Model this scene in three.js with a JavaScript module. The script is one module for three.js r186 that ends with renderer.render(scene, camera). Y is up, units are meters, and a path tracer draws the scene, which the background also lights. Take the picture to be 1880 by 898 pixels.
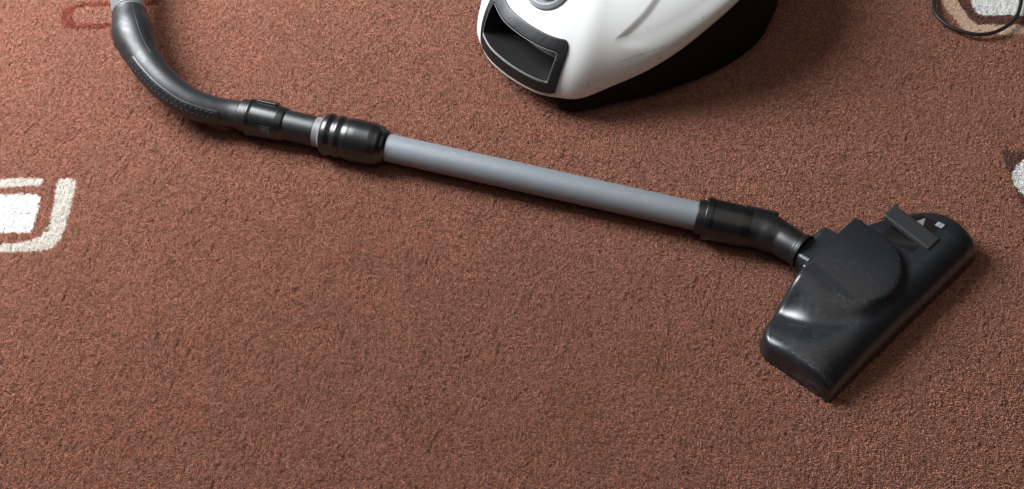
import * as THREE from 'three';
import { mergeGeometries } from 'three/addons/utils/BufferGeometryUtils.js';
import { RoundedBoxGeometry } from 'three/addons/geometries/RoundedBoxGeometry.js';
import { RectAreaLightUniformsLib } from 'three/addons/lights/RectAreaLightUniformsLib.js';
import { createNoise2D, createNoise3D } from 'simplex-noise';

// ---------------------------------------------------------------- camera, light, exposure
const scene = new THREE.Scene();
const renderer = new THREE.WebGLRenderer({ antialias: true });
renderer.toneMapping = THREE.LinearToneMapping;
renderer.toneMappingExposure = 1.0;
renderer.shadowMap.enabled = true;
const camera = new THREE.PerspectiveCamera(24, 1024 / 489, 0.05, 30);
camera.position.set(0, 1.15651, 0.78007);
camera.lookAt(0, 0, 0);
RectAreaLightUniformsLib.init();
scene.background = new THREE.Color().setRGB(0.02, 0.018, 0.017);
function area(name, color, intensity, w, h, pos, target) {
  const l = new THREE.RectAreaLight(new THREE.Color().setRGB(...color), intensity, w, h);
  l.name = name; l.position.set(...pos); l.lookAt(...target); scene.add(l);
  return l;
}
area('window_light', [0.95, 0.985, 1.02], 38.5, 0.75, 0.92, [-1.08, 1.1, -0.65], [-0.1, 0, -0.1]);      // daylight from a window to the left and behind
area('ceiling_light', [1.0, 0.94, 0.86], 0.75, 3.0, 3.0, [0.3, 2.5, 0.2], [0.3, 0, 0.2]);        // the ceiling's soft return light

// ---------------------------------------------------------------- helpers
let seed = 20251;
const rnd = () => { seed |= 0; seed = seed + 0x6D2B79F5 | 0; let t = Math.imul(seed ^ seed >>> 15, 1 | seed); t = t + Math.imul(t ^ t >>> 7, 61 | t) ^ t; return ((t ^ t >>> 14) >>> 0) / 4294967296; };
const noise = createNoise2D(rnd), noiseB = createNoise2D(rnd), noise3 = createNoise3D(rnd);
const V3 = (x, y, z) => new THREE.Vector3(x, y, z);
const clamp = (x, a = 0, b = 1) => Math.min(b, Math.max(a, x));
const ss = (a, b, x) => { const t = clamp((x - a) / (b - a)); return t * t * (3 - 2 * t); };
const mix = (a, b, t) => a + (b - a) * t;
function interp(xs, ys, x) { if (x <= xs[0]) return ys[0]; for (let i = 1; i < xs.length; i++) if (x <= xs[i]) return mix(ys[i - 1], ys[i], (x - xs[i - 1]) / (xs[i] - xs[i - 1])); return ys[ys.length - 1]; }
function smoothInterp(xs, ys, x) { if (x <= xs[0]) return ys[0]; for (let i = 1; i < xs.length; i++) if (x <= xs[i]) return mix(ys[i - 1], ys[i], ss(xs[i - 1], xs[i], x)); return ys[ys.length - 1]; }
const lin = (r, g, b) => new THREE.Color().setRGB(r, g, b);
function mesh(name, geo, mat, parent, label) {
  const m = new THREE.Mesh(geo, mat); m.name = name; m.castShadow = m.receiveShadow = true;
  if (label) m.userData.label = label;
  parent.add(m); return m;
}
// grid surface: fn(i/nu, j/nv) -> [x,y,z] (and optional uv through uvfn)
function grid(nu, nv, fn, { wrapU = false, wrapV = false, keep, uvfn, flip = false } = {}) {
  const cu = wrapU ? nu : nu + 1, cv = wrapV ? nv : nv + 1, pos = [], uv = [], idx = [];
  for (let i = 0; i < cu; i++) for (let j = 0; j < cv; j++) { const p = fn(i / nu, j / nv); pos.push(p[0], p[1], p[2]); const t = uvfn ? uvfn(i / nu, j / nv, p) : [i / nu, j / nv]; uv.push(t[0], t[1]); }
  for (let i = 0; i < nu; i++) for (let j = 0; j < nv; j++) {
    if (keep && !keep((i + 0.5) / nu, (j + 0.5) / nv)) continue;
    const a = i * cv + j, b = ((i + 1) % cu) * cv + j, c = ((i + 1) % cu) * cv + (j + 1) % cv, d = i * cv + (j + 1) % cv;
    if (flip) idx.push(a, c, b, a, d, c); else idx.push(a, b, c, a, c, d);
  }
  const g = new THREE.BufferGeometry();
  g.setAttribute('position', new THREE.Float32BufferAttribute(pos, 3)); g.setAttribute('uv', new THREE.Float32BufferAttribute(uv, 2)); g.setIndex(idx);
  g.computeVertexNormals(); return g;
}
function flat(g) { const r = g.index ? g.toNonIndexed() : g; for (const k of Object.keys(r.attributes)) if (!['position', 'normal', 'uv'].includes(k)) r.deleteAttribute(k); return r; }
const join = (list) => mergeGeometries(list.map(flat));
// a swept body: centre line through points, radius by fraction, frames kept upright
class Sweep {
  constructor(points, radius) { this.c = new THREE.CatmullRomCurve3(points.map((p) => V3(...p)), false, 'centripetal'); this.c.arcLengthDivisions = 600; this.r = radius; this.len = this.c.getLength(); }
  frame(t) { const p = this.c.getPointAt(clamp(t)), T = this.c.getTangentAt(clamp(t)), side = V3(0, 1, 0).cross(T).normalize(), up = T.clone().cross(side).normalize(); return { p, T, side, up }; }
  at(t, ang, off = 0) { const { p, side, up } = this.frame(t), r = this.r(t, ang) + off; return p.clone().addScaledVector(side, Math.cos(ang) * r).addScaledVector(up, Math.sin(ang) * r); }
  geo(n, m, t0 = 0, t1 = 1, cap = true) {
    const g = grid(n, m, (i, j) => this.at(mix(t0, t1, i), j * Math.PI * 2).toArray(), { wrapV: true, uvfn: (i, j) => [mix(t0, t1, i) * this.len, j * 0.12], flip: true });
    if (!cap) return g;
    const parts = [g];
    for (const [t, f] of [[t0, true], [t1, false]]) { const c = this.frame(t).p; parts.push(grid(1, m, (i, j) => (i ? this.at(t, j * Math.PI * 2) : c).toArray(), { wrapV: true, flip: f })); }
    return join(parts);
  }
}
// lathe along local x from [x, r] points (smoothed through small bevels by the caller)
function latheX(profile, seg = 48) { const g = new THREE.LatheGeometry(profile.map(([x, r]) => new THREE.Vector2(Math.max(r, 1e-5), x)), seg); g.rotateZ(-Math.PI / 2); return g; }
function bevelProfile(list, b) { // replace every inner corner by a small arc
  const out = [list[0]];
  for (let i = 1; i < list.length - 1; i++) {
    const [p, q, r] = [list[i - 1], list[i], list[i + 1]].map((a) => new THREE.Vector2(...a));
    const d1 = p.clone().sub(q), d2 = r.clone().sub(q), k = Math.min(b, d1.length() * 0.45, d2.length() * 0.45); d1.setLength(k).add(q); d2.setLength(k).add(q);
    for (let s = 0; s <= 4; s++) { const t = s / 4, x = d1.clone().multiplyScalar((1 - t) ** 2).addScaledVector(q, 2 * t * (1 - t)).addScaledVector(d2, t * t); out.push([x.x, x.y]); }
  }
  out.push(list[list.length - 1]); return out;
}

// ---------------------------------------------------------------- textures and materials
function canvasTex(w, h, draw, srgb = true) {
  const c = document.createElement('canvas'); c.width = w; c.height = h; const x = c.getContext('2d'); draw(x, w, h);
  const t = new THREE.CanvasTexture(c); if (srgb) t.colorSpace = THREE.SRGBColorSpace; t.wrapS = t.wrapT = THREE.RepeatWrapping; t.anisotropy = 8; return t;
}
function dataTex(w, h, fn, srgb = false) {
  const a = new Uint8Array(w * h * 4);
  for (let j = 0; j < h; j++) for (let i = 0; i < w; i++) { const v = fn(i, j), k = (j * w + i) * 4; if (v.length) { a[k] = v[0]; a[k + 1] = v[1]; a[k + 2] = v[2]; } else a[k] = a[k + 1] = a[k + 2] = v; a[k + 3] = 255; }
  const t = new THREE.DataTexture(a, w, h); t.magFilter = THREE.LinearFilter; t.minFilter = THREE.LinearMipmapLinearFilter; t.generateMipmaps = true; t.wrapS = t.wrapT = THREE.RepeatWrapping; if (srgb) t.colorSpace = THREE.SRGBColorSpace; t.needsUpdate = true; return t;
}
const grainTex = dataTex(256, 256, () => 90 + rnd() * 130);                          // moulded plastic grain
const smudgeTex = dataTex(512, 512, (i, j) => { const p = i / 512 * Math.PI * 2, q = j / 512 * Math.PI * 2, n = noise3(Math.cos(p) * 1.2 + Math.cos(q) * 1.2, Math.sin(p) * 1.2, Math.sin(q) * 1.2) + 0.5 * noise3(Math.cos(p) * 4, Math.sin(p) * 4 + Math.cos(q) * 4, Math.sin(q) * 4); return clamp(132 + 16 * n + (rnd() - 0.5) * 16, 0, 255); });
function rep(t, x, y = x) { const c = t.clone(); c.repeat.set(x, y); c.needsUpdate = true; return c; }
const metres = 1 / 0.09;
const black = new THREE.MeshPhysicalMaterial({ color: lin(0.006, 0.0062, 0.0068), roughness: 0.74, roughnessMap: rep(smudgeTex, metres, metres), bumpMap: rep(grainTex, 1 / 0.05), bumpScale: 0.00012, specularIntensity: 1 });
const blackSmooth = new THREE.MeshPhysicalMaterial({ color: lin(0.005, 0.0051, 0.0055), roughness: 0.6, roughnessMap: rep(smudgeTex, metres, metres) });
const blackRubber = new THREE.MeshPhysicalMaterial({ color: lin(0.008, 0.008, 0.009), roughness: 0.55 });
const glossBlack = new THREE.MeshPhysicalMaterial({ color: lin(0.008, 0.006, 0.006), roughness: 0.35 });
const handleMat = new THREE.MeshPhysicalMaterial({ color: lin(0.0095, 0.01, 0.0115), roughness: 0.86, roughnessMap: rep(smudgeTex, metres, metres), bumpMap: rep(grainTex, 1 / 0.05), bumpScale: 0.0001 });
const tubeMap = canvasTex(1024, 256, (x, w, h) => {
  x.fillStyle = 'rgb(107,112,117)'; x.fillRect(0, 0, w, h);
  for (let i = 0; i < 2600; i++) { const a = rnd(); x.fillStyle = a > 0.5 ? 'rgba(255,255,255,0.05)' : 'rgba(40,44,50,0.06)'; x.fillRect(rnd() * w, rnd() * h, 2 + rnd() * 22, 0.6 + rnd()); }
  for (let i = 0; i < 60; i++) { x.strokeStyle = rnd() > 0.4 ? 'rgba(70,72,76,0.35)' : 'rgba(215,220,225,0.5)'; x.lineWidth = 0.7 + rnd(); const px = w * (0.3 + 0.5 * rnd()), py = rnd() * h; x.beginPath(); x.moveTo(px, py); x.lineTo(px + (rnd() - 0.3) * 16, py + (rnd() - 0.5) * 5); x.stroke(); }
});
const greyTube = new THREE.MeshPhysicalMaterial({ map: tubeMap, roughness: 0.58, metalness: 0.12 });
const greyPlastic = new THREE.MeshPhysicalMaterial({ color: lin(0.12, 0.122, 0.125), roughness: 0.5 });
const hoseGrey = new THREE.MeshPhysicalMaterial({ color: lin(0.27, 0.28, 0.295), roughness: 0.42 });
const silver = new THREE.MeshPhysicalMaterial({ color: lin(0.15, 0.155, 0.165), roughness: 0.45, metalness: 0.2 });
const whiteShellMap = canvasTex(2048, 1024, (x, w, h) => {      // u: round the rim, v: up the shell
  x.fillStyle = 'rgb(200,201,200)'; x.fillRect(0, 0, w, h);
  const X = (s) => (s / 22) * w, Y = (p) => (1 - p / (Math.PI / 2)) * h;     // canvas row 0 is v = 1
  for (let i = 0; i < 900; i++) { x.fillStyle = `rgba(120,112,98,${0.03 + rnd() * 0.05})`; const s = 2 + rnd() * 6; x.fillRect(X(s), Y(rnd() ** 2 * 0.25), 1 + rnd() * 5, 1 + rnd() * 1.5); }
  const scuff = (s0, p0, s1, p1, a, wd) => { x.strokeStyle = `rgba(70,66,60,${a})`; x.lineWidth = wd * 2.4; x.beginPath(); x.moveTo(X(s0), Y(p0)); for (let k = 1; k <= 8; k++) x.lineTo(X(mix(s0, s1, k / 8)), Y(mix(p0, p1, k / 8) + (rnd() - 0.5) * 0.006)); x.stroke(); };
  scuff(4.25, 0.29, 4.75, 0.29, 0.5, 1.6); scuff(4.7, 0.28, 5.3, 0.24, 0.45, 1.3); scuff(4.4, 0.265, 5.05, 0.27, 0.3, 1); scuff(5.3, 0.11, 5.9, 0.115, 0.3, 1); scuff(2.6, 0.2, 3.1, 0.16, 0.3, 1); scuff(3.1, 0.13, 3.5, 0.12, 0.35, 1); scuff(3.6, 0.07, 3.75, 0.05, 0.5, 2.2);
  for (let i = 0; i < 40; i++) { const s = 3 + rnd() * 3.6, p = 0.02 + rnd() * 0.26; scuff(s, p, s + (rnd() - 0.4) * 0.25, p + (rnd() - 0.5) * 0.02, 0.12 + rnd() * 0.3, 0.6 + rnd()); }
});
const whiteShell = new THREE.MeshPhysicalMaterial({ map: whiteShellMap, roughness: 0.36 });

// ---------------------------------------------------------------- carpet
const base = lin(0.322, 0.147, 0.099), cream = lin(0.68, 0.645, 0.585), white = lin(0.8, 0.8, 0.78), tan = lin(0.66, 0.49, 0.37), dark = lin(0.15, 0.066, 0.05), rust = lin(0.25, 0.066, 0.038), paleGround = lin(0.35, 0.165, 0.115);
const motif = [
  [paleGround, [[-0.5317, -0.4164], [-0.5701, -0.4154], [-0.6006, -0.4143], [-0.6226, -0.4089], [-0.6333, -0.3981], [-0.6316, -0.3800], [-0.6229, -0.3642], [-0.6012, -0.3622], [-0.5224, -0.3653], [-0.50, -0.367], [-0.50, -0.417]], rust],
  [cream, [[-0.6869, -0.1003], [-0.6459, -0.1011], [-0.5948, -0.1028], [-0.5902, -0.0977], [-0.5909, -0.0917], [-0.6156, -0.0891], [-0.6425, -0.0874], [-0.6833, -0.0865], [-0.77, -0.087], [-0.77, -0.1]]],
  [white, [[-0.6872, -0.0755], [-0.6398, -0.0763], [-0.5952, -0.0780], [-0.5884, -0.0721], [-0.5865, -0.0520], [-0.5876, -0.0193], [-0.6254, -0.0185], [-0.6651, -0.0176], [-0.73, -0.0176], [-0.75, -0.076]]],
  [cream, [[-0.5738, -0.1011], [-0.5513, -0.1020], [-0.5477, -0.0882], [-0.5472, -0.0604], [-0.5473, -0.0233], [-0.5501, -0.0088], [-0.5565, 0.0040], [-0.5793, 0.0079], [-0.6184, 0.0095], [-0.6642, 0.0103], [-0.75, 0.0103], [-0.75, 0.0], [-0.6670, 0.0000], [-0.6212, -0.0016], [-0.5891, -0.0056], [-0.5760, -0.0120], [-0.5695, -0.0217], [-0.5682, -0.0397], [-0.5695, -0.0604], [-0.5717, -0.0857]]],
  [tan, [[0.5788, -0.5420], [0.6051, -0.4284], [0.6067, -0.4175], [0.6149, -0.3906], [0.6248, -0.3663], [0.6286, -0.3559], [0.6819, -0.3517], [0.7086, -0.3528], [0.8141, -0.3528], [0.86, -0.5420]]],
  [dark, [[0.5949, -0.5250], [0.6195, -0.4306], [0.6298, -0.4175], [0.6351, -0.3960], [0.6408, -0.3800], [0.6487, -0.3716], [0.8083, -0.3674], [0.84, -0.5250]]],
  [white, [[0.6431, -0.5120], [0.6466, -0.4306], [0.6491, -0.4175], [0.6509, -0.3981], [0.6543, -0.3896], [0.7327, -0.3885], [0.79, -0.3885], [0.81, -0.5120]]],
  [dark, [[0.6275, -0.1450], [0.6710, -0.1459], [0.7409, -0.1459], [0.7111, -0.0397], [0.6441, -0.0397], [0.6371, -0.0520], [0.6314, -0.0646], [0.6305, -0.0942]]],
  [white, Array.from({ length: 20 }, (_, i) => [0.664 + 0.0325 * Math.cos(i / 10 * Math.PI), -0.0975 + 0.034 * Math.sin(i / 10 * Math.PI)])],
];
const rustHole = [[-0.5302, -0.4078], [-0.5684, -0.4067], [-0.6065, -0.4056], [-0.6148, -0.4013], [-0.6164, -0.3906], [-0.6131, -0.3790], [-0.6057, -0.3726], [-0.5239, -0.3737], [-0.49, -0.375], [-0.49, -0.408]];
function inside(p, x, z) { let c = false; for (let i = 0, j = p.length - 1; i < p.length; j = i++) if ((p[i][1] > z) !== (p[j][1] > z) && x < (p[j][0] - p[i][0]) * (z - p[i][1]) / (p[j][1] - p[i][1]) + p[i][0]) c = !c; return c; }
const boxes = motif.map(([, p]) => [Math.min(...p.map((a) => a[0])), Math.max(...p.map((a) => a[0])), Math.min(...p.map((a) => a[1])), Math.max(...p.map((a) => a[1]))]);
function dye(x, z) {
  const jx = x + 0.0007 * noise(x * 260, z * 260), jz = z + 0.0007 * noise(x * 260 + 40, z * 260);
  let c = base;
  for (let i = 0; i < motif.length; i++) { const b = boxes[i]; if (jx < b[0] || jx > b[1] || jz < b[2] || jz > b[3]) continue; if (inside(motif[i][1], jx, jz)) c = motif[i][2] ? (inside(rustHole, jx, jz) ? motif[i][0] : motif[i][2]) : motif[i][0]; }
  return c;
}
const RX = 0.9, RZ0 = -0.64, RZ1 = 0.42;
{
  const toS = (v) => 255 * (v <= 0.0031308 ? 12.92 * v : 1.055 * v ** (1 / 2.4) - 0.055);
  const W = 1400, H = 1000, SX = 3.2, SZ = 2.6;
  const map = dataTex(W, H, (i, j) => { const x = (i / W - 0.5) * SX, z = (0.5 - j / H) * SZ, c = dye(x, z), k = 0.8 + 0.4 * rnd(); return [toS(c.r * k), toS(c.g * k), toS(c.b * k)].map((v) => clamp(v, 0, 255)); }, true);
  const g = new THREE.PlaneGeometry(SX, SZ, 1, 1); g.rotateX(-Math.PI / 2);
  const c = mesh('carpet', g, new THREE.MeshStandardMaterial({ map, roughness: 1 }), scene);
  c.position.y = -0.0045; c.userData.kind = 'structure'; c.userData.label = 'brown carpet with white and cream motifs';
}
{ // the cut pile: little bunches of yarn ends, standing on the carpet
  const blades = [];
  for (let k = 0; k < 4; k++) {
    const a = k * Math.PI / 2 + 0.4 + rnd() * 0.6, ox = Math.cos(a) * 0.0006, oz = Math.sin(a) * 0.0006, h = 0.0038 + rnd() * 0.0011, lx = ox * 0.7 + (rnd() - 0.5) * 0.0008, lz = oz * 0.7 + (rnd() - 0.5) * 0.0008;
    const p = [], idx = [];
    for (let q = 0; q < 3; q++) { const b = a + q * 2.094, r = 0.00055; p.push(ox + Math.cos(b) * r, 0, oz + Math.sin(b) * r); }
    for (let q = 0; q < 3; q++) { const b = a + q * 2.094 + 0.5, r = 0.00048; p.push(ox + lx + Math.cos(b) * r, h, oz + lz + Math.sin(b) * r); }
    for (let q = 0; q < 3; q++) { const n = (q + 1) % 3; idx.push(q, q + 3, n, n, q + 3, n + 3); }
    idx.push(3, 5, 4);
    const g = new THREE.BufferGeometry(); g.setAttribute('position', new THREE.Float32BufferAttribute(p, 3)); g.setIndex(idx); const vc = [0.62, 0.9, 1.1, 1.38][(k * 3 + 1) % 4], cc = []; for (let q = 0; q < 6; q++) cc.push(vc, vc, vc); g.setAttribute('color', new THREE.Float32BufferAttribute(cc, 3)); blades.push(g.toNonIndexed());
  }
  const tuft = mergeGeometries(blades); tuft.computeVertexNormals();
  const plainTuft = tuft.clone(); plainTuft.deleteAttribute('color');
  const step = 0.00178, nx = Math.floor(2 * RX / step), nz = Math.floor((RZ1 - RZ0) / step);
  const rows = [[], []];                                     // brown tufts, undyed pale tufts
  for (let i = 0; i < nx; i++) for (let j = 0; j < nz; j++) {
    const x = -RX + (i + 0.5 + (rnd() - 0.5) * 0.9) * step, z = RZ0 + (j + 0.5 + (rnd() - 0.5) * 0.9) * step, c = dye(x, z);
    rows[c === white || c === cream || c === tan ? 1 : 0].push(x, z);
  }
  const m = new THREE.Matrix4(), q = new THREE.Quaternion(), e = new THREE.Euler(), s = V3(1, 1, 1), t = V3(0, 0, 0), col = new THREE.Color();
  rows.forEach((list, pale) => {
    const pile = new THREE.InstancedMesh(pale ? plainTuft : tuft, new THREE.MeshStandardMaterial({ color: 0xffffff, roughness: 0.95, vertexColors: !pale }), list.length / 2);
    pile.name = pale ? 'pale_carpet_pile' : 'carpet_pile';
    pile.userData = { kind: 'stuff', label: pale ? 'cream, tan and white cut pile forming the carpet motifs' : 'short brown cut pile of the carpet', category: 'carpet pile' };
    for (let n = 0; n < list.length / 2; n++) {
      const x = list[2 * n], z = list[2 * n + 1], xr = x + 0.25 * z + 0.004 * noise(x * 8, z * 8);
      const lump = noise(xr * 150, z * 45) * 0.45 + noiseB(xr * 330, z * 140) * 0.7, row = Math.cos(xr / 0.0041 * Math.PI * 2), parting = ss(0.55, 0.8, noise(xr * 120 + 31, z * 26));   // tufted rows, and short partings between them
      const hgt = clamp(0.95 + 0.14 * lump + (rnd() - 0.5) * 0.2 - 0.28 * parting, 0.45, 1.35);
      e.set(0.16 * noise(x * 90 + 50, z * 60) + 0.42 + (rnd() - 0.5) * 0.36, rnd() * 6.28, 0.16 * noise(x * 90, z * 60 + 70) + (rnd() - 0.5) * 0.36);
      q.setFromEuler(e); s.set(1.12, hgt, 1.12); t.set(x, -0.0043 + 0.0008 * lump + 0.0006 * row - 0.001 * parting, z); m.compose(t, q, s); pile.setMatrixAt(n, m);
      const c = dye(x, z), k = (!pale && rnd() < 0.04 ? 1.35 : 1) + (pale ? 0.1 : 0.55) * (rnd() - 0.5) + (pale ? 0 : 0.04 * noise(x * 9, z * 9)), w = pale ? 0 : (rnd() - 0.5) * 0.025;
      col.setRGB(clamp(c.r * k + w), clamp(c.g * k + w * 0.9), clamp(c.b * k + w * 0.9)); pile.setColorAt(n, col);
    }
    pile.castShadow = pile.receiveShadow = true; scene.add(pile);
  });
}

// ---------------------------------------------------------------- canister of the vacuum cleaner
{
  const g0 = new THREE.Group(); g0.name = 'vacuum_cleaner'; g0.userData = { label: 'white and black canister vacuum cleaner with a recessed black carrying grip', category: 'vacuum cleaner' };
  g0.position.set(0.01, 0, -0.25); scene.add(g0);
  const half = [[-0.016, 0], [-0.012, 0.04], [0, 0.068], [0.015, 0.09], [0.045, 0.11], [0.096, 0.142], [0.15, 0.163], [0.216, 0.175], [0.3, 0.172], [0.37, 0.14], [0.42, 0.08], [0.44, 0]];
  const pts = half.concat(half.slice(1, -1).reverse().map(([a, w]) => [a, -w])), N = pts.length;           // 22 stations round the rim
  const outline = (s) => {
    const i = Math.floor(s), t = s - i, p = [-1, 0, 1, 2].map((k) => pts[(((i + k) % N) + N) % N]);
    return [0, 1].map((d) => 0.5 * (2 * p[1][d] + (p[2][d] - p[0][d]) * t + (2 * p[0][d] - 5 * p[1][d] + 4 * p[2][d] - p[3][d]) * t * t + (-p[0][d] + 3 * p[1][d] - 3 * p[2][d] + p[3][d]) * t ** 3));
  };
  const rimH = (a) => { let h = 0; for (let k = -4; k <= 4; k++) h += interp([0, 0.045, 0.096, 0.15, 0.216, 0.44], [0.033, 0.048, 0.07, 0.095, 0.12, 0.12], a + k * 0.01); return h / 9; };
  const world = (a, y, w) => V3(0.67 * a + 0.742 * w, y, -0.742 * a + 0.67 * w);
  const TOP = 0.165, EX = 2 / 1.9;
  const raw = (s, phi) => { const [a, w] = outline(s), k = Math.max(0, Math.cos(phi)) ** EX, h = rimH(a); return world(0.2 + (a - 0.2) * k, h + (TOP - h) * Math.sin(phi) ** EX, w * k); };
  const normal = (f, s, p) => { const e = 0.01, u = f(s + e, p).sub(f(s - e, p)), v = f(s, p + e).sub(f(s, p - e < 0 ? p : p - e)); return u.cross(v).normalize().negate(); };
  const signed = (s) => (s > N / 2 ? s - N : s);
  const dent = (s, phi) => { // the hollow along each flank
    const a = Math.abs(signed(s)), sb = phi < 0.53 ? mix(4.5, 4.05, ss(0.3, 0.53, phi)) : 4.05 + (phi - 0.53) * 4.6;
    return 0.0026 * ss(0, 0.5, a - sb) * ss(0.2, 0.5, phi + 0.015 * (a - 4.4)) * (1 - ss(1.1, 1.4, phi)) * (1 - ss(8, 9.5, a));
  };
  const outward = (s, phi) => { const n = normal(raw, s, Math.max(phi, 0.012)); return n.dot(raw(s, phi).sub(world(0.2, 0.02, 0))) < 0 ? n.negate() : n; };
  const shell = (s, phi, off = 0) => { const d = dent(s, phi), p = raw(s, phi); return d === 0 && off === 0 ? p : p.addScaledVector(outward(s, phi), off - d); };
  // rounded rectangle in (s, phi), walked round
  const rr = (s0, s1, p0, p1, cs, cp, n = 28) => {
    const out = [], cor = [[s1 - cs, p1 - cp, 0], [s0 + cs, p1 - cp, 1], [s0 + cs, p0 + cp * 0.35, 2], [s1 - cs, p0 + cp * 0.35, 3]];
    const corner = cor.map(([s, p, k]) => Array.from({ length: 9 }, (_, i) => { const a = (k + i / 8) * Math.PI / 2; return [s + Math.cos(a) * cs, p + Math.sin(a) * (k > 1 ? cp * 0.35 : cp)]; }));
    corner.forEach((c, k) => { out.push(...c); const e = c[8], f = corner[(k + 1) % 4][0], m = k % 2 ? 10 : n; for (let i = 1; i < m; i++) out.push([mix(e[0], f[0], i / m), mix(e[1], f[1], i / m)]); });
    return out;
  };
  const shear = (l, k = 1) => l.map(([s, p]) => [s > 0 ? s - 0.2 * Math.min(1, s / 1.2) * (1 - p / 0.5) : s - k * 0.85 * Math.min(1, -s / 1.4) * clamp((p - 0.06) / 0.38, 0, 1.1), p]), outer = shear(rr(-1.98, 2.0, 0.03, 0.58, 0.42, 0.12)), inner = shear(rr(-1.8, 1.53, 0.178, 0.468, 0.16, 0.04), 0.75);
  const hole = shear(rr(-1.93, 1.95, 0.04, 0.57, 0.4, 0.11));
  const inPoly = (s, p) => inside(hole, s, p);
  const dome = grid(880, 260, (i, j) => shell(i * N, j * Math.PI / 2).toArray(), { wrapU: true, keep: (i, j) => !inPoly(signed(i * N), j * Math.PI / 2), uvfn: (i, j) => [i, j], flip: true });
  const lip = grid(440, 6, (i, j) => { const s = i * N, p = raw(s, 0), c = world(0.2, 0, 0); const d = p.clone().sub(c).setY(0).normalize(); return p.addScaledVector(d, -0.004 * (j > 0.5 ? j * 2 - 1 : 0)).add(V3(0, -0.0022 * Math.min(1, j * 2), 0)).toArray(); }, { wrapU: true, uvfn: (i) => [i, 0.001] });
  const body = mesh('shell', join([dome, lip]), whiteShell, g0, 'scuffed white plastic shell');
  // black frame round the grip, proud of the shell, with rounded shoulders
  const L = outer.length, prof = [[0, -0.004], [0, 0.0006], [0.03, 0.0016], [0.1, 0.0021], [0.85, 0.0021], [0.93, 0.0014], [0.97, 0.0], [1, -0.003]];
  const frame = grid(L, prof.length - 1, (i, j) => { const k = Math.round(i * L) % L, [t, off] = prof[Math.round(j * (prof.length - 1))]; return shell(mix(outer[k][0], inner[k][0], t), mix(outer[k][1], inner[k][1], t), off).toArray(); }, { wrapU: true, uvfn: (i, j) => [i * 0.5, j * 0.02] });
  const grip = mesh('grip_frame', frame, black, g0, 'black rounded frame of the recessed grip');
  const deep = (k, t) => { const p = shell(inner[k][0], inner[k][1], -0.003), c = shell(-0.2, 0.32, 0); const q = p.clone().lerp(c, 0.16 * t).add(world(0.052 * t, -0.018 * t, 0)); q.y = Math.max(q.y, 0.012); return q; };
  const walls = grid(L, 8, (i, j) => deep(Math.round(i * L) % L, j).toArray(), { wrapU: true });
  const mid = V3(0, 0, 0); for (let k = 0; k < L; k++) mid.add(deep(k, 1)); mid.divideScalar(L);
  const floor = grid(L, 4, (i, j) => deep(Math.round(i * L) % L, 1).lerp(mid, j).toArray(), { wrapU: true });
  mesh('grip_recess', join([walls, floor]), new THREE.MeshPhysicalMaterial({ color: lin(0.014, 0.013, 0.013), roughness: 0.45 }), grip, 'deep black recess inside the frame');
  const bead = new THREE.TubeGeometry(new THREE.CatmullRomCurve3(inner.filter((_, k) => k % 2 === 0).map(([s, p]) => shell(mix(s, -0.1, -0.0), p, 0.0008)), true), 260, 0.00045, 6, true);
  mesh('grip_trim', bead, silver, grip, 'fine pale line along the inner edge of the frame');
  // black lower body
  const lower = grid(440, 16, (i, j) => {
    const s = signed(i * N), [a, w] = outline(s), h = rimH(a), c = world(0.2, 0, 0), p = world(a, 0, w), d = p.clone().sub(c).normalize(), front = s > 0 ? 1 - ss(1.82, 1.92, s) : 1 - ss(5, 7, -s);
    const y = mix(h - 0.0022, -0.002, Math.min(1, j * 1.14)), t = 1 - y / h, bulge = 0.018 * ss(0.08, 0.3, a) * Math.sin(t * Math.PI * 0.5), under = 0.012 * ss(0.7, 1, t) ** 2 * (0.4 + 0.6 * (1 - ss(0.1, 0.3, a)));
    const inset = -0.0012 + bulge - under - front * 0.024 * (0.5 + 0.5 * ss(0, 0.5, t)) - 0.008 * (1 - ss(0.03, 0.1, a)) * ss(0.6, 1, t) - (j > 0.9 ? 0.05 * (j - 0.9) * 10 : 0);
    return p.addScaledVector(d, inset).setY(y).toArray();
  }, { wrapU: true, uvfn: (i, j) => [i * 1.2, j * 0.1] });
  mesh('lower_body', lower, new THREE.MeshPhysicalMaterial({ color: lin(0.005, 0.005, 0.0055), roughness: 0.7, specularIntensity: 0.2 }), g0, 'black lower body and bumper');
  // knob on the lid
  const kp = raw(-0.3, 0.865), kn = outward(-0.3, 0.865), kg = new THREE.Group(); kg.name = 'control_knob'; kg.position.copy(kp); kg.quaternion.setFromUnitVectors(V3(0, 1, 0), kn); g0.add(kg);
  mesh('collar', new THREE.LatheGeometry(bevelProfile([[0.0001, -0.006], [0.030, -0.006], [0.030, 0.001], [0.024, 0.0035], [0.018, 0.002], [0.0001, 0.002]], 0.0012).map((p) => new THREE.Vector2(...p)), 64), silver, kg, 'silver grey ring');
  mesh('dial', new THREE.LatheGeometry(bevelProfile([[0.0169, 0.0], [0.0169, 0.010], [0.013, 0.014], [0.0001, 0.015]], 0.0015).map((p) => new THREE.Vector2(...p)), 48), black, kg, 'black dial');
}

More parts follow.
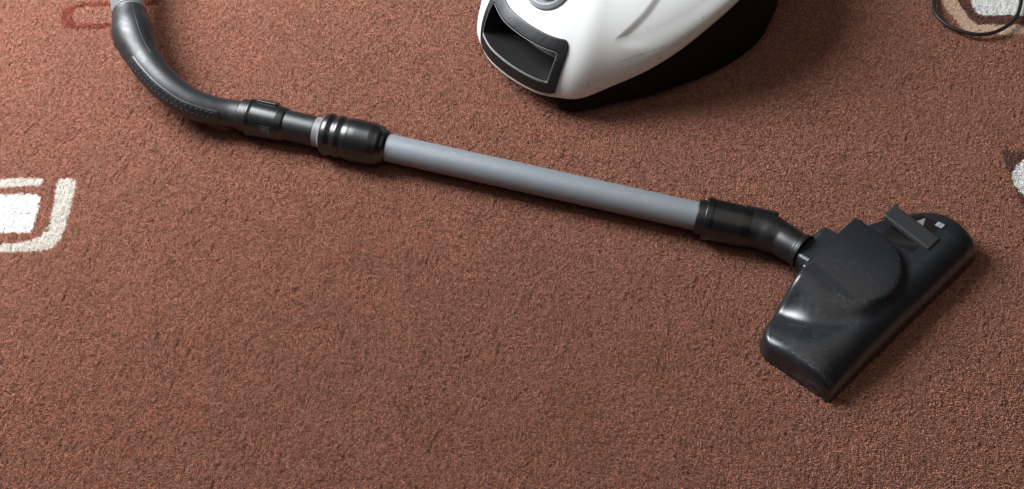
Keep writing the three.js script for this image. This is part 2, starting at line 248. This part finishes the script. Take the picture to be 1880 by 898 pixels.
// ---------------------------------------------------------------- wand: hose end, handle, telescopic tube, floor head
{
  const wand = new THREE.Group(); wand.name = 'vacuum_wand'; scene.add(wand); wand.position.set(0, 0, 0);
  wand.userData = { label: 'vacuum wand with black curved handle, grey tube and scuffed black floor head on carpet', category: 'vacuum wand' };
  const A = V3(-0.33834, 0.0265, -0.17987), B = V3(0.22499, 0.0265, -0.02248), dir = B.clone().sub(A).normalize();
  const onAxis = (geo, extra = 0) => { geo.rotateX(extra); const m = new THREE.Matrix4().makeBasis(dir, V3(0, 1, 0), V3(-dir.z, 0, dir.x).clone()); m.setPosition(A); geo.applyMatrix4(m); return geo; };
  const lathe = (name, prof, mat, parent = wand, bevel = 0.0012, label, seg = 56) => mesh(name, onAxis(latheX(bevelProfile(prof.map(([x, r]) => [x / 1000, r / 1000]), bevel), seg)), mat, parent, label);
  // ---- handle
  const hp = [[-0.3420, 0.0265, -0.1809], [-0.3628, 0.0275, -0.1838], [-0.3865, 0.033, -0.1852], [-0.4102, 0.04, -0.1911], [-0.4329, 0.047, -0.2042], [-0.4541, 0.053, -0.223], [-0.4741, 0.058, -0.2485], [-0.4892, 0.062, -0.2755], [-0.499, 0.064, -0.3009], [-0.5060, 0.065, -0.3240]];
  const hr = (t) => smoothInterp([0, 0.12, 0.3, 0.5, 0.64, 0.86, 1], [0.0186, 0.0188, 0.0195, 0.0205, 0.0218, 0.0268, 0.0226], t);
  const H = new Sweep(hp, (t) => hr(t));
  const handle = mesh('handle', H.geo(140, 56), handleMat, wand, 'curved black plastic handle');
  const padA = (t, k) => mix(Math.PI * 0.03, Math.PI * 0.32, k);
  const side = (t, k, off) => H.at(t, padA(t, k), off);
  const pad = grid(120, 14, (i, j) => { const t = mix(0.13, 0.665, i), ed = Math.min(1, Math.min(i, 1 - i) / 0.035), w = Math.sqrt(1 - (1 - ed) ** 2), k = 0.5 + (mix(-0.15, 1, j) - 0.5) * (0.35 + 0.65 * w), rim = j === 0 || j === 1 || i === 0 || i === 1; return side(t, k, rim ? -0.0003 : 0.0006).toArray(); }, { uvfn: (i, j) => [i * 0.16, j * 0.02] });
  mesh('grip_pad', pad, handleMat, handle, 'raised grip pad with small dots');
  const dots = [], dot = new THREE.SphereGeometry(0.00105, 8, 6);
  for (let k = 0; k < 2; k++) for (let i = 0; i < 20; i++) { const p = side(0.155 + 0.485 * (i + k * 0.5) / 20, 0.36 + 0.36 * k, 0.0005); const d = dot.clone(); d.translate(p.x, p.y, p.z); dots.push(d); }
  const dm = mesh('grip_dots', join(dots), handleMat, handle); dm.userData.kind = 'stuff';
  const seamPts = []; for (let i = 0; i <= 60; i++) seamPts.push(H.at(mix(0.62, 0.985, i / 60), Math.PI * 0.62, -0.00005));
  mesh('seam', new THREE.TubeGeometry(new THREE.CatmullRomCurve3(seamPts), 80, 0.0004, 5), handleMat, handle);
  { const t = 0.86, f = H.frame(t), p = H.at(t, -Math.PI * 0.02, -0.003), g = new RoundedBoxGeometry(0.007, 0.012, 0.03, 4, 0.003); const b = mesh('air_slider', g, blackRubber, handle, 'small black air slider'); b.position.copy(p); b.lookAt(p.clone().add(f.T)); }
  // ---- hose
  const hosePts = [[-0.5045, 0.065, -0.3190], [-0.5155, 0.065, -0.3540], [-0.527, 0.062, -0.40], [-0.535, 0.05, -0.48], [-0.52, 0.034, -0.58], [-0.44, 0.026, -0.72], [-0.28, 0.026, -0.83], [-0.06, 0.03, -0.86], [0.14, 0.05, -0.80], [0.262, 0.08, -0.66], [0.296, 0.09, -0.560]];
  const hs = new Sweep(hosePts, (t) => 0); hs.r = (t) => 0.0198 + 0.0018 * Math.sin(t * hs.len / 0.0048 * Math.PI * 2);
  mesh('hose', hs.geo(Math.round(hs.len / 0.0048) * 8, 28, 0, 1, false), hoseGrey, wand, 'ribbed silver grey hose');
  // ---- couplings along the axis (mm along the axis, mm radius)
  lathe('handle_ring', [[-8, 0], [-8, 20.5], [-7, 21.6], [3.5, 22.2], [3.5, 0]], black, wand, 0.0012, 'black ring at the handle end');
  const cp = lathe('coupling', [[3.5, 0], [3.5, 24.4], [6.5, 24.6], [9, 23.4], [20, 23.2], [44, 22.8], [52, 21.6], [54.5, 19.5], [54.5, 0]], blackSmooth, wand, 0.0014, 'black locking coupling');
  { const b = mesh('release_button', onAxis(new RoundedBoxGeometry(0.026, 0.006, 0.015, 4, 0.0014).translate(0.0255, 0.0222, 0), -0.75), blackSmooth, cp, 'rectangular release button'); }
  const ridges = (parent, x0, r, n, len, ang0, dAng) => { const l = []; for (let i = 0; i < n; i++) l.push(onAxis(new RoundedBoxGeometry(len, 0.0013, 0.0006, 2, 0.00028).translate(x0, r, 0), ang0 + i * dAng)); mesh('grip_ridges', join(l), blackRubber, parent).userData.kind = 'stuff'; };
  ridges(cp, 0.031, 0.0225, 6, 0.017, 1.0, 0.11);
  lathe('handle_spigot', [[50, 0], [50, 19.8], [93, 19.6], [93.6, 19], [93.6, 0]], black, wand, 0.0006, 'black spigot');
  lathe('grey_collar', [[92, 0], [92, 19.2], [101, 19.4], [104, 22.5], [107, 22.5], [107, 0]], greyPlastic, wand, 0.0008, 'light grey plastic collar');
  const sleeveP = []; for (let i = 0; i <= 90; i++) { const x = mix(104.5, 189.5, i / 90); const r = smoothInterp([104.5, 107, 112, 118.5, 126, 132.5, 140, 150, 168, 178, 186, 189.5], [24, 26.4, 27.6, 25.4, 27.6, 25.9, 27.2, 27.6, 27.4, 25.6, 21.5, 18.4], x); sleeveP.push([x / 1000, r / 1000]); }
  mesh('sliding_sleeve', onAxis(latheX([[0.1045, 0.018], ...sleeveP, [0.1895, 0.0165]], 64)), blackSmooth, wand, 'ribbed black sliding sleeve');
  const tubeG = latheX([[0.165, 0.0176], [0.58, 0.0176], [0.595, 0.0176]], 64); mesh('tube', onAxis(tubeG), greyTube, wand, 'scratched grey telescopic tube');
  lathe('end_ring', [[582, 17.2], [582, 20.6], [582.8, 21.2], [592, 21.4], [592, 17]], black, wand, 0.0005, 'black ring at the tube end');
  // ---- floor head
  const head = new THREE.Group(); head.name = 'floor_head'; head.position.set(0.423, 0, 0.084); head.userData.label = 'scuffed black floor head with foot pedal'; wand.add(head);
  const hu = V3(0.7325, 0, -0.681), hv = V3(0.681, 0, 0.7325);
  head.quaternion.setFromRotationMatrix(new THREE.Matrix4().makeBasis(hu, V3(0, 1, 0), hv));     // local x: along the head, z: towards its front
  const inHead = (p) => p.clone().sub(head.position).applyQuaternion(head.quaternion.clone().invert());
  const headGeo = (g) => { g.translate(-head.position.x, -head.position.y, -head.position.z); g.applyQuaternion(head.quaternion.clone().invert()); return g; };
  // clip coupling and elbow belong to the head
  const clipG = onAxis(latheX(bevelProfile([[592, 17], [592, 26], [594, 26.4], [599, 26.4], [602, 25.4], [636, 25.4], [645, 23.6], [649, 22.6], [649, 0]].map(([x, r]) => [x / 1000, r / 1000]), 0.0015), 56));
  const clip = mesh('clip_coupling', headGeo(clipG), blackSmooth, head, 'black clip coupling');
  const E = new Sweep([[A.x + dir.x * 0.643, 0.0265, A.z + dir.z * 0.643], [A.x + dir.x * 0.660, 0.0268, A.z + dir.z * 0.660], [0.3165, 0.0298, 0.0101], [0.3298, 0.0335, 0.0245], [0.3411, 0.0365, 0.0357]], (t) => smoothInterp([0, 0.35, 0.62, 0.9, 0.94, 1], [0.0232, 0.0232, 0.0203, 0.0196, 0.0216, 0.0216], t));
  mesh('elbow', headGeo(E.geo(70, 48)), black, head, 'bent black elbow pipe');
  mesh('lock_tab', headGeo(onAxis(new RoundedBoxGeometry(0.040, 0.006, 0.017, 4, 0.0016).translate(0.655, 0.0232, 0), -0.85)), blackSmooth, head, 'ribbed lock tab');
  // shell: cross sections along the length
  const vr = (u) => u < 0 ? -75 + 17 * ss(50, 150, -u) + (u < -122 ? 15 * ((-u - 122) / 25) ** 2 : 0) : -54 - 21 * (1 - ss(42, 118, u)) + (u > 80 ? 62 * (1 - Math.sqrt(Math.max(0, 1 - ((u - 80) / 66) ** 2))) : 0), vf = 46;
  const ground = (u, v) => {
    const du = u + 4, d = v > -38 ? Math.hypot(du / 55, (v + 38) / 52) * 53 - 53 : Math.abs(du) / 55 * 53 - 53;      // distance outside the cover plate's outline
    const w = 12 + (du < 0 ? 34 * ss(24, -50, v) * ss(0, -30, du) : 0), t = clamp((d + 6 * ss(-46, -10, du) * ss(-90, -50, v)) / w), b = mix(Math.cos(t * Math.PI / 2), (1 - t) * (1 - t) * (1 + 2 * t), 0.6);
    const c = interp([-80, 12, 46], [55, 49, 47], v), wing = u < 0 ? smoothInterp([-70, -16, 6, 46], [29, 40, 42, 42], v) - 10 * Math.exp(-(((u + 96) / 22) ** 2)) * ss(-10, -68, v) : smoothInterp([-56, 8, 46], [26, 41, 41], v);
    return wing + (c - wing) * b;
  };
  const top = (u, v) => {      // softened, with the round front and rear edges
    let h = 0; for (let i = -2; i <= 2; i++) for (let j = -2; j <= 2; j++) h += ground(u + i * 2.6, v + j * 2.6) / 25;
    h -= 3.5 * ss(118, 143, Math.abs(u));
    const e = ss(70, 138, u < 0 ? -u : u * 0.6), v0 = mix(4, -16, e), n = mix(2.3, 2.0, e);
    if (v > v0) h = 3 + (h - 3) * Math.sqrt(Math.max(0, 1 - ((v - v0) / (vf - v0)) ** n));
    const r = 7, dr = v - vr(u); if (dr < r) h -= r - Math.sqrt(Math.max(0, r * r - (r - dr) ** 2));
    return h;
  };
  const UL = 145, NU = 300, NT = 130;
  const station = (i) => { const t = i * 2 - 1; return UL * Math.sin(t * Math.PI / 2 * 0.97) / Math.sin(Math.PI / 2 * 0.97); };
  const sect = (u, j) => { // j 0..1 from rear foot over the top to the front foot
    const e = clamp((Math.abs(u) - (UL - 10)) / 10), k = 1 - Math.sqrt(Math.max(0, 1 - e * e)), a = vr(u) + 7 * k, b = vf - 4 * k;
    let v, y;
    if (j < 0.12) { v = a; y = mix(-1, top(u, vr(u)), j / 0.12); } else { const q = (j - 0.12) / 0.88, w = q < 0.5 ? q * 1.15 : 0.575 + 0.425 * Math.sin((q - 0.5) * Math.PI); v = mix(a, b, w); y = top(u, mix(vr(u), vf, w)); }
    y -= 8 * k * ss(0, 0.2, j); y = Math.max(y, j > 0.99 ? -1 : y); if (j > 0.995) y = -1;
    return [(u - Math.sign(u) * (u < 0 ? 0.11 : 0.06) * Math.abs(u / UL) ** 5 * v) / 1000, y / 1000, v / 1000];
  };
  const uvHead = (i, j, p) => [(p[0] + 0.16) / 0.32, (p[2] + 0.09) / 0.32];
  const skin = grid(NU, NT, (i, j) => sect(station(i), j), { uvfn: uvHead, flip: true });
  const caps = [-1, 1].map((sgn) => grid(6, NT, (i, j) => { const p = sect(sgn * UL, j), b = [p[0] + sgn * 0.0006 * Math.sin(i * Math.PI / 2), mix(p[1], -0.001, i), p[2]]; return b; }, { uvfn: (i, j, p) => [(p[2] + 0.09) / 0.32, p[1] / 0.32 + 0.75], flip: sgn > 0 }));
  const scuffMap = (seedDraw) => canvasTex(1024, 1024, (x, w, h) => {
    x.fillStyle = 'rgb(31,33,36)'; x.fillRect(0, 0, w, h);
    const S = w / 320, X = (u) => (u + 160) * S, Y = (v) => h - (v + 90) * S;
    for (let i = 0; i < 5000; i++) { x.fillStyle = rnd() > 0.5 ? `rgba(150,155,165,${0.02 + rnd() * 0.07})` : 'rgba(0,0,0,0.12)'; x.fillRect(rnd() * w, rnd() * h, 0.7 + rnd() * 2.2, 0.7 + rnd() * 1.5); }
    const line = (u, v, a, len, al, wd) => { x.strokeStyle = `rgba(190,196,205,${al})`; x.lineWidth = wd; x.beginPath(); x.moveTo(X(u), Y(v)); x.lineTo(X(u + Math.cos(a) * len), Y(v + Math.sin(a) * len)); x.stroke(); };
    for (let i = 0; i < 420; i++) line(-135 + rnd() * 270, -75 + rnd() * 120, 0.6 + rnd() * 1.4, 2 + rnd() * 12 * rnd(), 0.05 + rnd() * 0.18, 0.5 + rnd() * 0.8);
    for (let i = 0; i < 520; i++) { const u = -136 + rnd() * 84, v = -34 + rnd() * 52, z = noise(u * 0.06, v * 0.07) + 0.5 * noise(u * 0.2, v * 0.2); if (z < 0.1) continue; line(u, v, 0.2 + rnd() * 1.6, 0.8 + rnd() * 6, 0.05 + rnd() * 0.2, 0.5 + rnd() * 1.1); }
    for (let i = 0; i < 260; i++) { const v = -48 + rnd() * 90; line(-139 + rnd() * 6 + 0.1 * v, v, 1.2 + rnd() * 0.8, 1 + rnd() * 5, 0.06 + rnd() * 0.22, 0.5 + rnd()); }
    line(-112, -44, 1.2, 20, 0.4, 1); line(-98, -12, 1.0, 18, 0.25, 0.9);
    for (let i = 0; i < 90; i++) { const a = 0.3 + rnd() * 2.6, q = 0.93 + rnd() * 0.07; line(-4 + Math.cos(a) * 55 * q, -38 + Math.sin(a) * 52 * q, a + 1.57, 1 + rnd() * 4, 0.1 + rnd() * 0.25, 0.6 + rnd()); }
    // streaks on the end faces (upper part of the sheet)
    for (let i = 0; i < 420; i++) { const u = -75 + rnd() * 150, v = 148 + rnd() * 40; line(u, v, -0.06 + rnd() * 0.12, 4 + rnd() * 26, 0.08 + rnd() * 0.26, 0.5 + rnd() * 0.9); }
  });
  const headMat = new THREE.MeshPhysicalMaterial({ map: scuffMap(1), roughness: 0.56, roughnessMap: rep(smudgeTex, 4), bumpMap: rep(grainTex, 6), bumpScale: 0.0001 });
  const pedalMat = new THREE.MeshPhysicalMaterial({ color: lin(0.022, 0.023, 0.025), roughness: 0.85, roughnessMap: rep(smudgeTex, 4), bumpMap: rep(grainTex, 3), bumpScale: 0.0001 });
  const headShell = mesh('head_shell', join([skin, ...caps]), headMat, head, 'scuffed black plastic shell of the floor head');
  // cover plate: straight at the rear, round at the front
  const plateY = (u, v) => mix(56.5, 51, (v + 76) / 88) - 3.2 * (u / 54) ** 2 - 1.5 * clamp((v + 10) / 20) ** 2;
  const rim = []; { const cu = -4, R = 55, vc = -38; for (let i = 0; i <= 60; i++) { const a = -0.14 + (Math.PI + 0.28) * i / 60; rim.push([cu + Math.cos(a) * R, vc + Math.sin(a) * 52]); } const l = rim[rim.length - 1], f = rim[0], rl = [-53, -76.5], rrr = [45, -76.5]; for (let i = 1; i <= 10; i++) rim.push([mix(l[0], rl[0], i / 10), mix(l[1], rl[1], i / 10)]); for (let i = 1; i <= 24; i++) rim.push([mix(rl[0], rrr[0], i / 24), mix(rl[1], rrr[1], i / 24)]); for (let i = 1; i < 10; i++) rim.push([mix(rrr[0], f[0], i / 10), mix(rrr[1], f[1], i / 10)]); }
  const RL = rim.length, pp = [[0, 0], [0.2, 0], [0.45, 0], [0.7, 0], [0.88, 0], [0.945, -0.15], [0.975, -0.7], [0.992, -1.8], [1, -3.2], [1, -12]];
  const plate = grid(RL, pp.length - 1, (i, j) => { const k = Math.round(i * RL) % RL, [t, dy] = pp[Math.round(j * (pp.length - 1))], u = mix(-4, rim[k][0], t), v = mix(-36, rim[k][1], t); return [u / 1000, (plateY(u, v) + dy) / 1000, v / 1000]; }, { wrapU: true, uvfn: uvHead });
  mesh('cover_plate', plate, headMat, head, 'round fronted cover plate with fine scratches');
  // swivel barrel behind the plate
  { const g = new RoundedBoxGeometry(0.062, 0.034, 0.032, 6, 0.008); g.rotateX(-0.22); g.translate(-0.0145, 0.0335, -0.0795); mesh('swivel', g, headMat, head, 'black swivel housing'); }
  // glossy panel on the right wing, pedal, printed marks
  const patch = (u0, u1, v0, v1, off, nu = 24, nv = 24, uv = (i, j) => [i, j]) => grid(nu, nv, (i, j) => { const u = mix(u0, u1, i), v = mix(Math.max(v0, vr(u) + 8), v1, j); return [u / 1000, (top(u, v) + off) / 1000, v / 1000]; }, { uvfn: uv, flip: true });
  mesh('status_panel', patch(63, 122, -47, -4, 0.35), glossBlack, head, 'glossy dark panel beside the pedal');
  const iconTex = canvasTex(128, 160, (x, w, h) => {
    x.fillStyle = 'rgb(12,12,13)'; x.fillRect(0, 0, w, h); x.fillStyle = 'rgb(140,145,149)'; x.fillRect(12, 34, 104, 92);
    for (let i = 0; i < 9; i++) { x.fillRect(13 + i * 12, 14, 5, 22); x.fillRect(13 + i * 12, 124, 5, 22); }
    x.strokeStyle = 'rgb(70,76,82)'; x.lineWidth = 7; x.beginPath(); x.moveTo(64, 48); x.lineTo(98, 80); x.lineTo(64, 112); x.lineTo(30, 80); x.closePath(); x.stroke(); x.beginPath(); x.arc(64, 80, 9, 0, 6.3); x.stroke();
  });
  const printMat = new THREE.MeshPhysicalMaterial({ map: iconTex, roughness: 0.4 });
  mesh('carpet_symbol', patch(114, 125, -10.5, 0, 0.75, 6, 6, (i, j) => [j, i]), printMat, head, 'printed carpet symbol');
  { const P = [[105, -31], [119.5, -24], [107, -19]].map(([u, v]) => [u / 1000, (top(u, v) + 0.8) / 1000, v / 1000]); const g = new THREE.BufferGeometry(); g.setAttribute('position', new THREE.Float32BufferAttribute(P.flat(), 3)); g.setAttribute('uv', new THREE.Float32BufferAttribute([0, 0, 1, 0, 0, 1], 2)); g.setIndex([0, 2, 1]); g.computeVertexNormals(); mesh('arrow_mark', g, new THREE.MeshStandardMaterial({ color: lin(0.14, 0.143, 0.147), roughness: 0.5 }), head, 'printed pale arrow'); }
  { const g = new RoundedBoxGeometry(0.024, 0.0075, 0.067, 5, 0.0032); const p = mesh('pedal', g, pedalMat, head, 'black foot pedal raised at the rear'); p.position.set(0.0900, 0.0405, -0.0255); p.rotation.x = 0.03; }
}

// ---------------------------------------------------------------- power cord
{
  const P = [[0.40, -0.60], [0.52, -0.66], [0.66, -0.60], [0.65, -0.51], [0.6237, -0.4776], [0.6000, -0.4276], [0.5914, -0.4006], [0.5901, -0.3793], [0.6005, -0.3604], [0.6222, -0.3459], [0.6437, -0.3417], [0.6676, -0.3479], [0.6952, -0.3687], [0.7108, -0.3952], [0.7211, -0.4276], [0.7280, -0.4776], [0.7334, -0.5588], [0.76, -0.68], [0.9, -0.8]];
  const Y = [0.03, 0.004, 0.0075, 0.003, 0.0025, 0.005, 0.008, 0.009, 0.009, 0.009, 0.009, 0.009, 0.009, 0.008, 0.006, 0.003, 0.002, 0.002, 0.002];
  const c = mesh('power_cord', new Sweep(P.map(([x, z], i) => [x, Y[i], z]), () => 0.0026).geo(400, 14), blackRubber, scene);
  c.userData.label = 'thin black power cord looping over the tan bordered white motif'; c.userData.category = 'cord';
}

renderer.render(scene, camera);
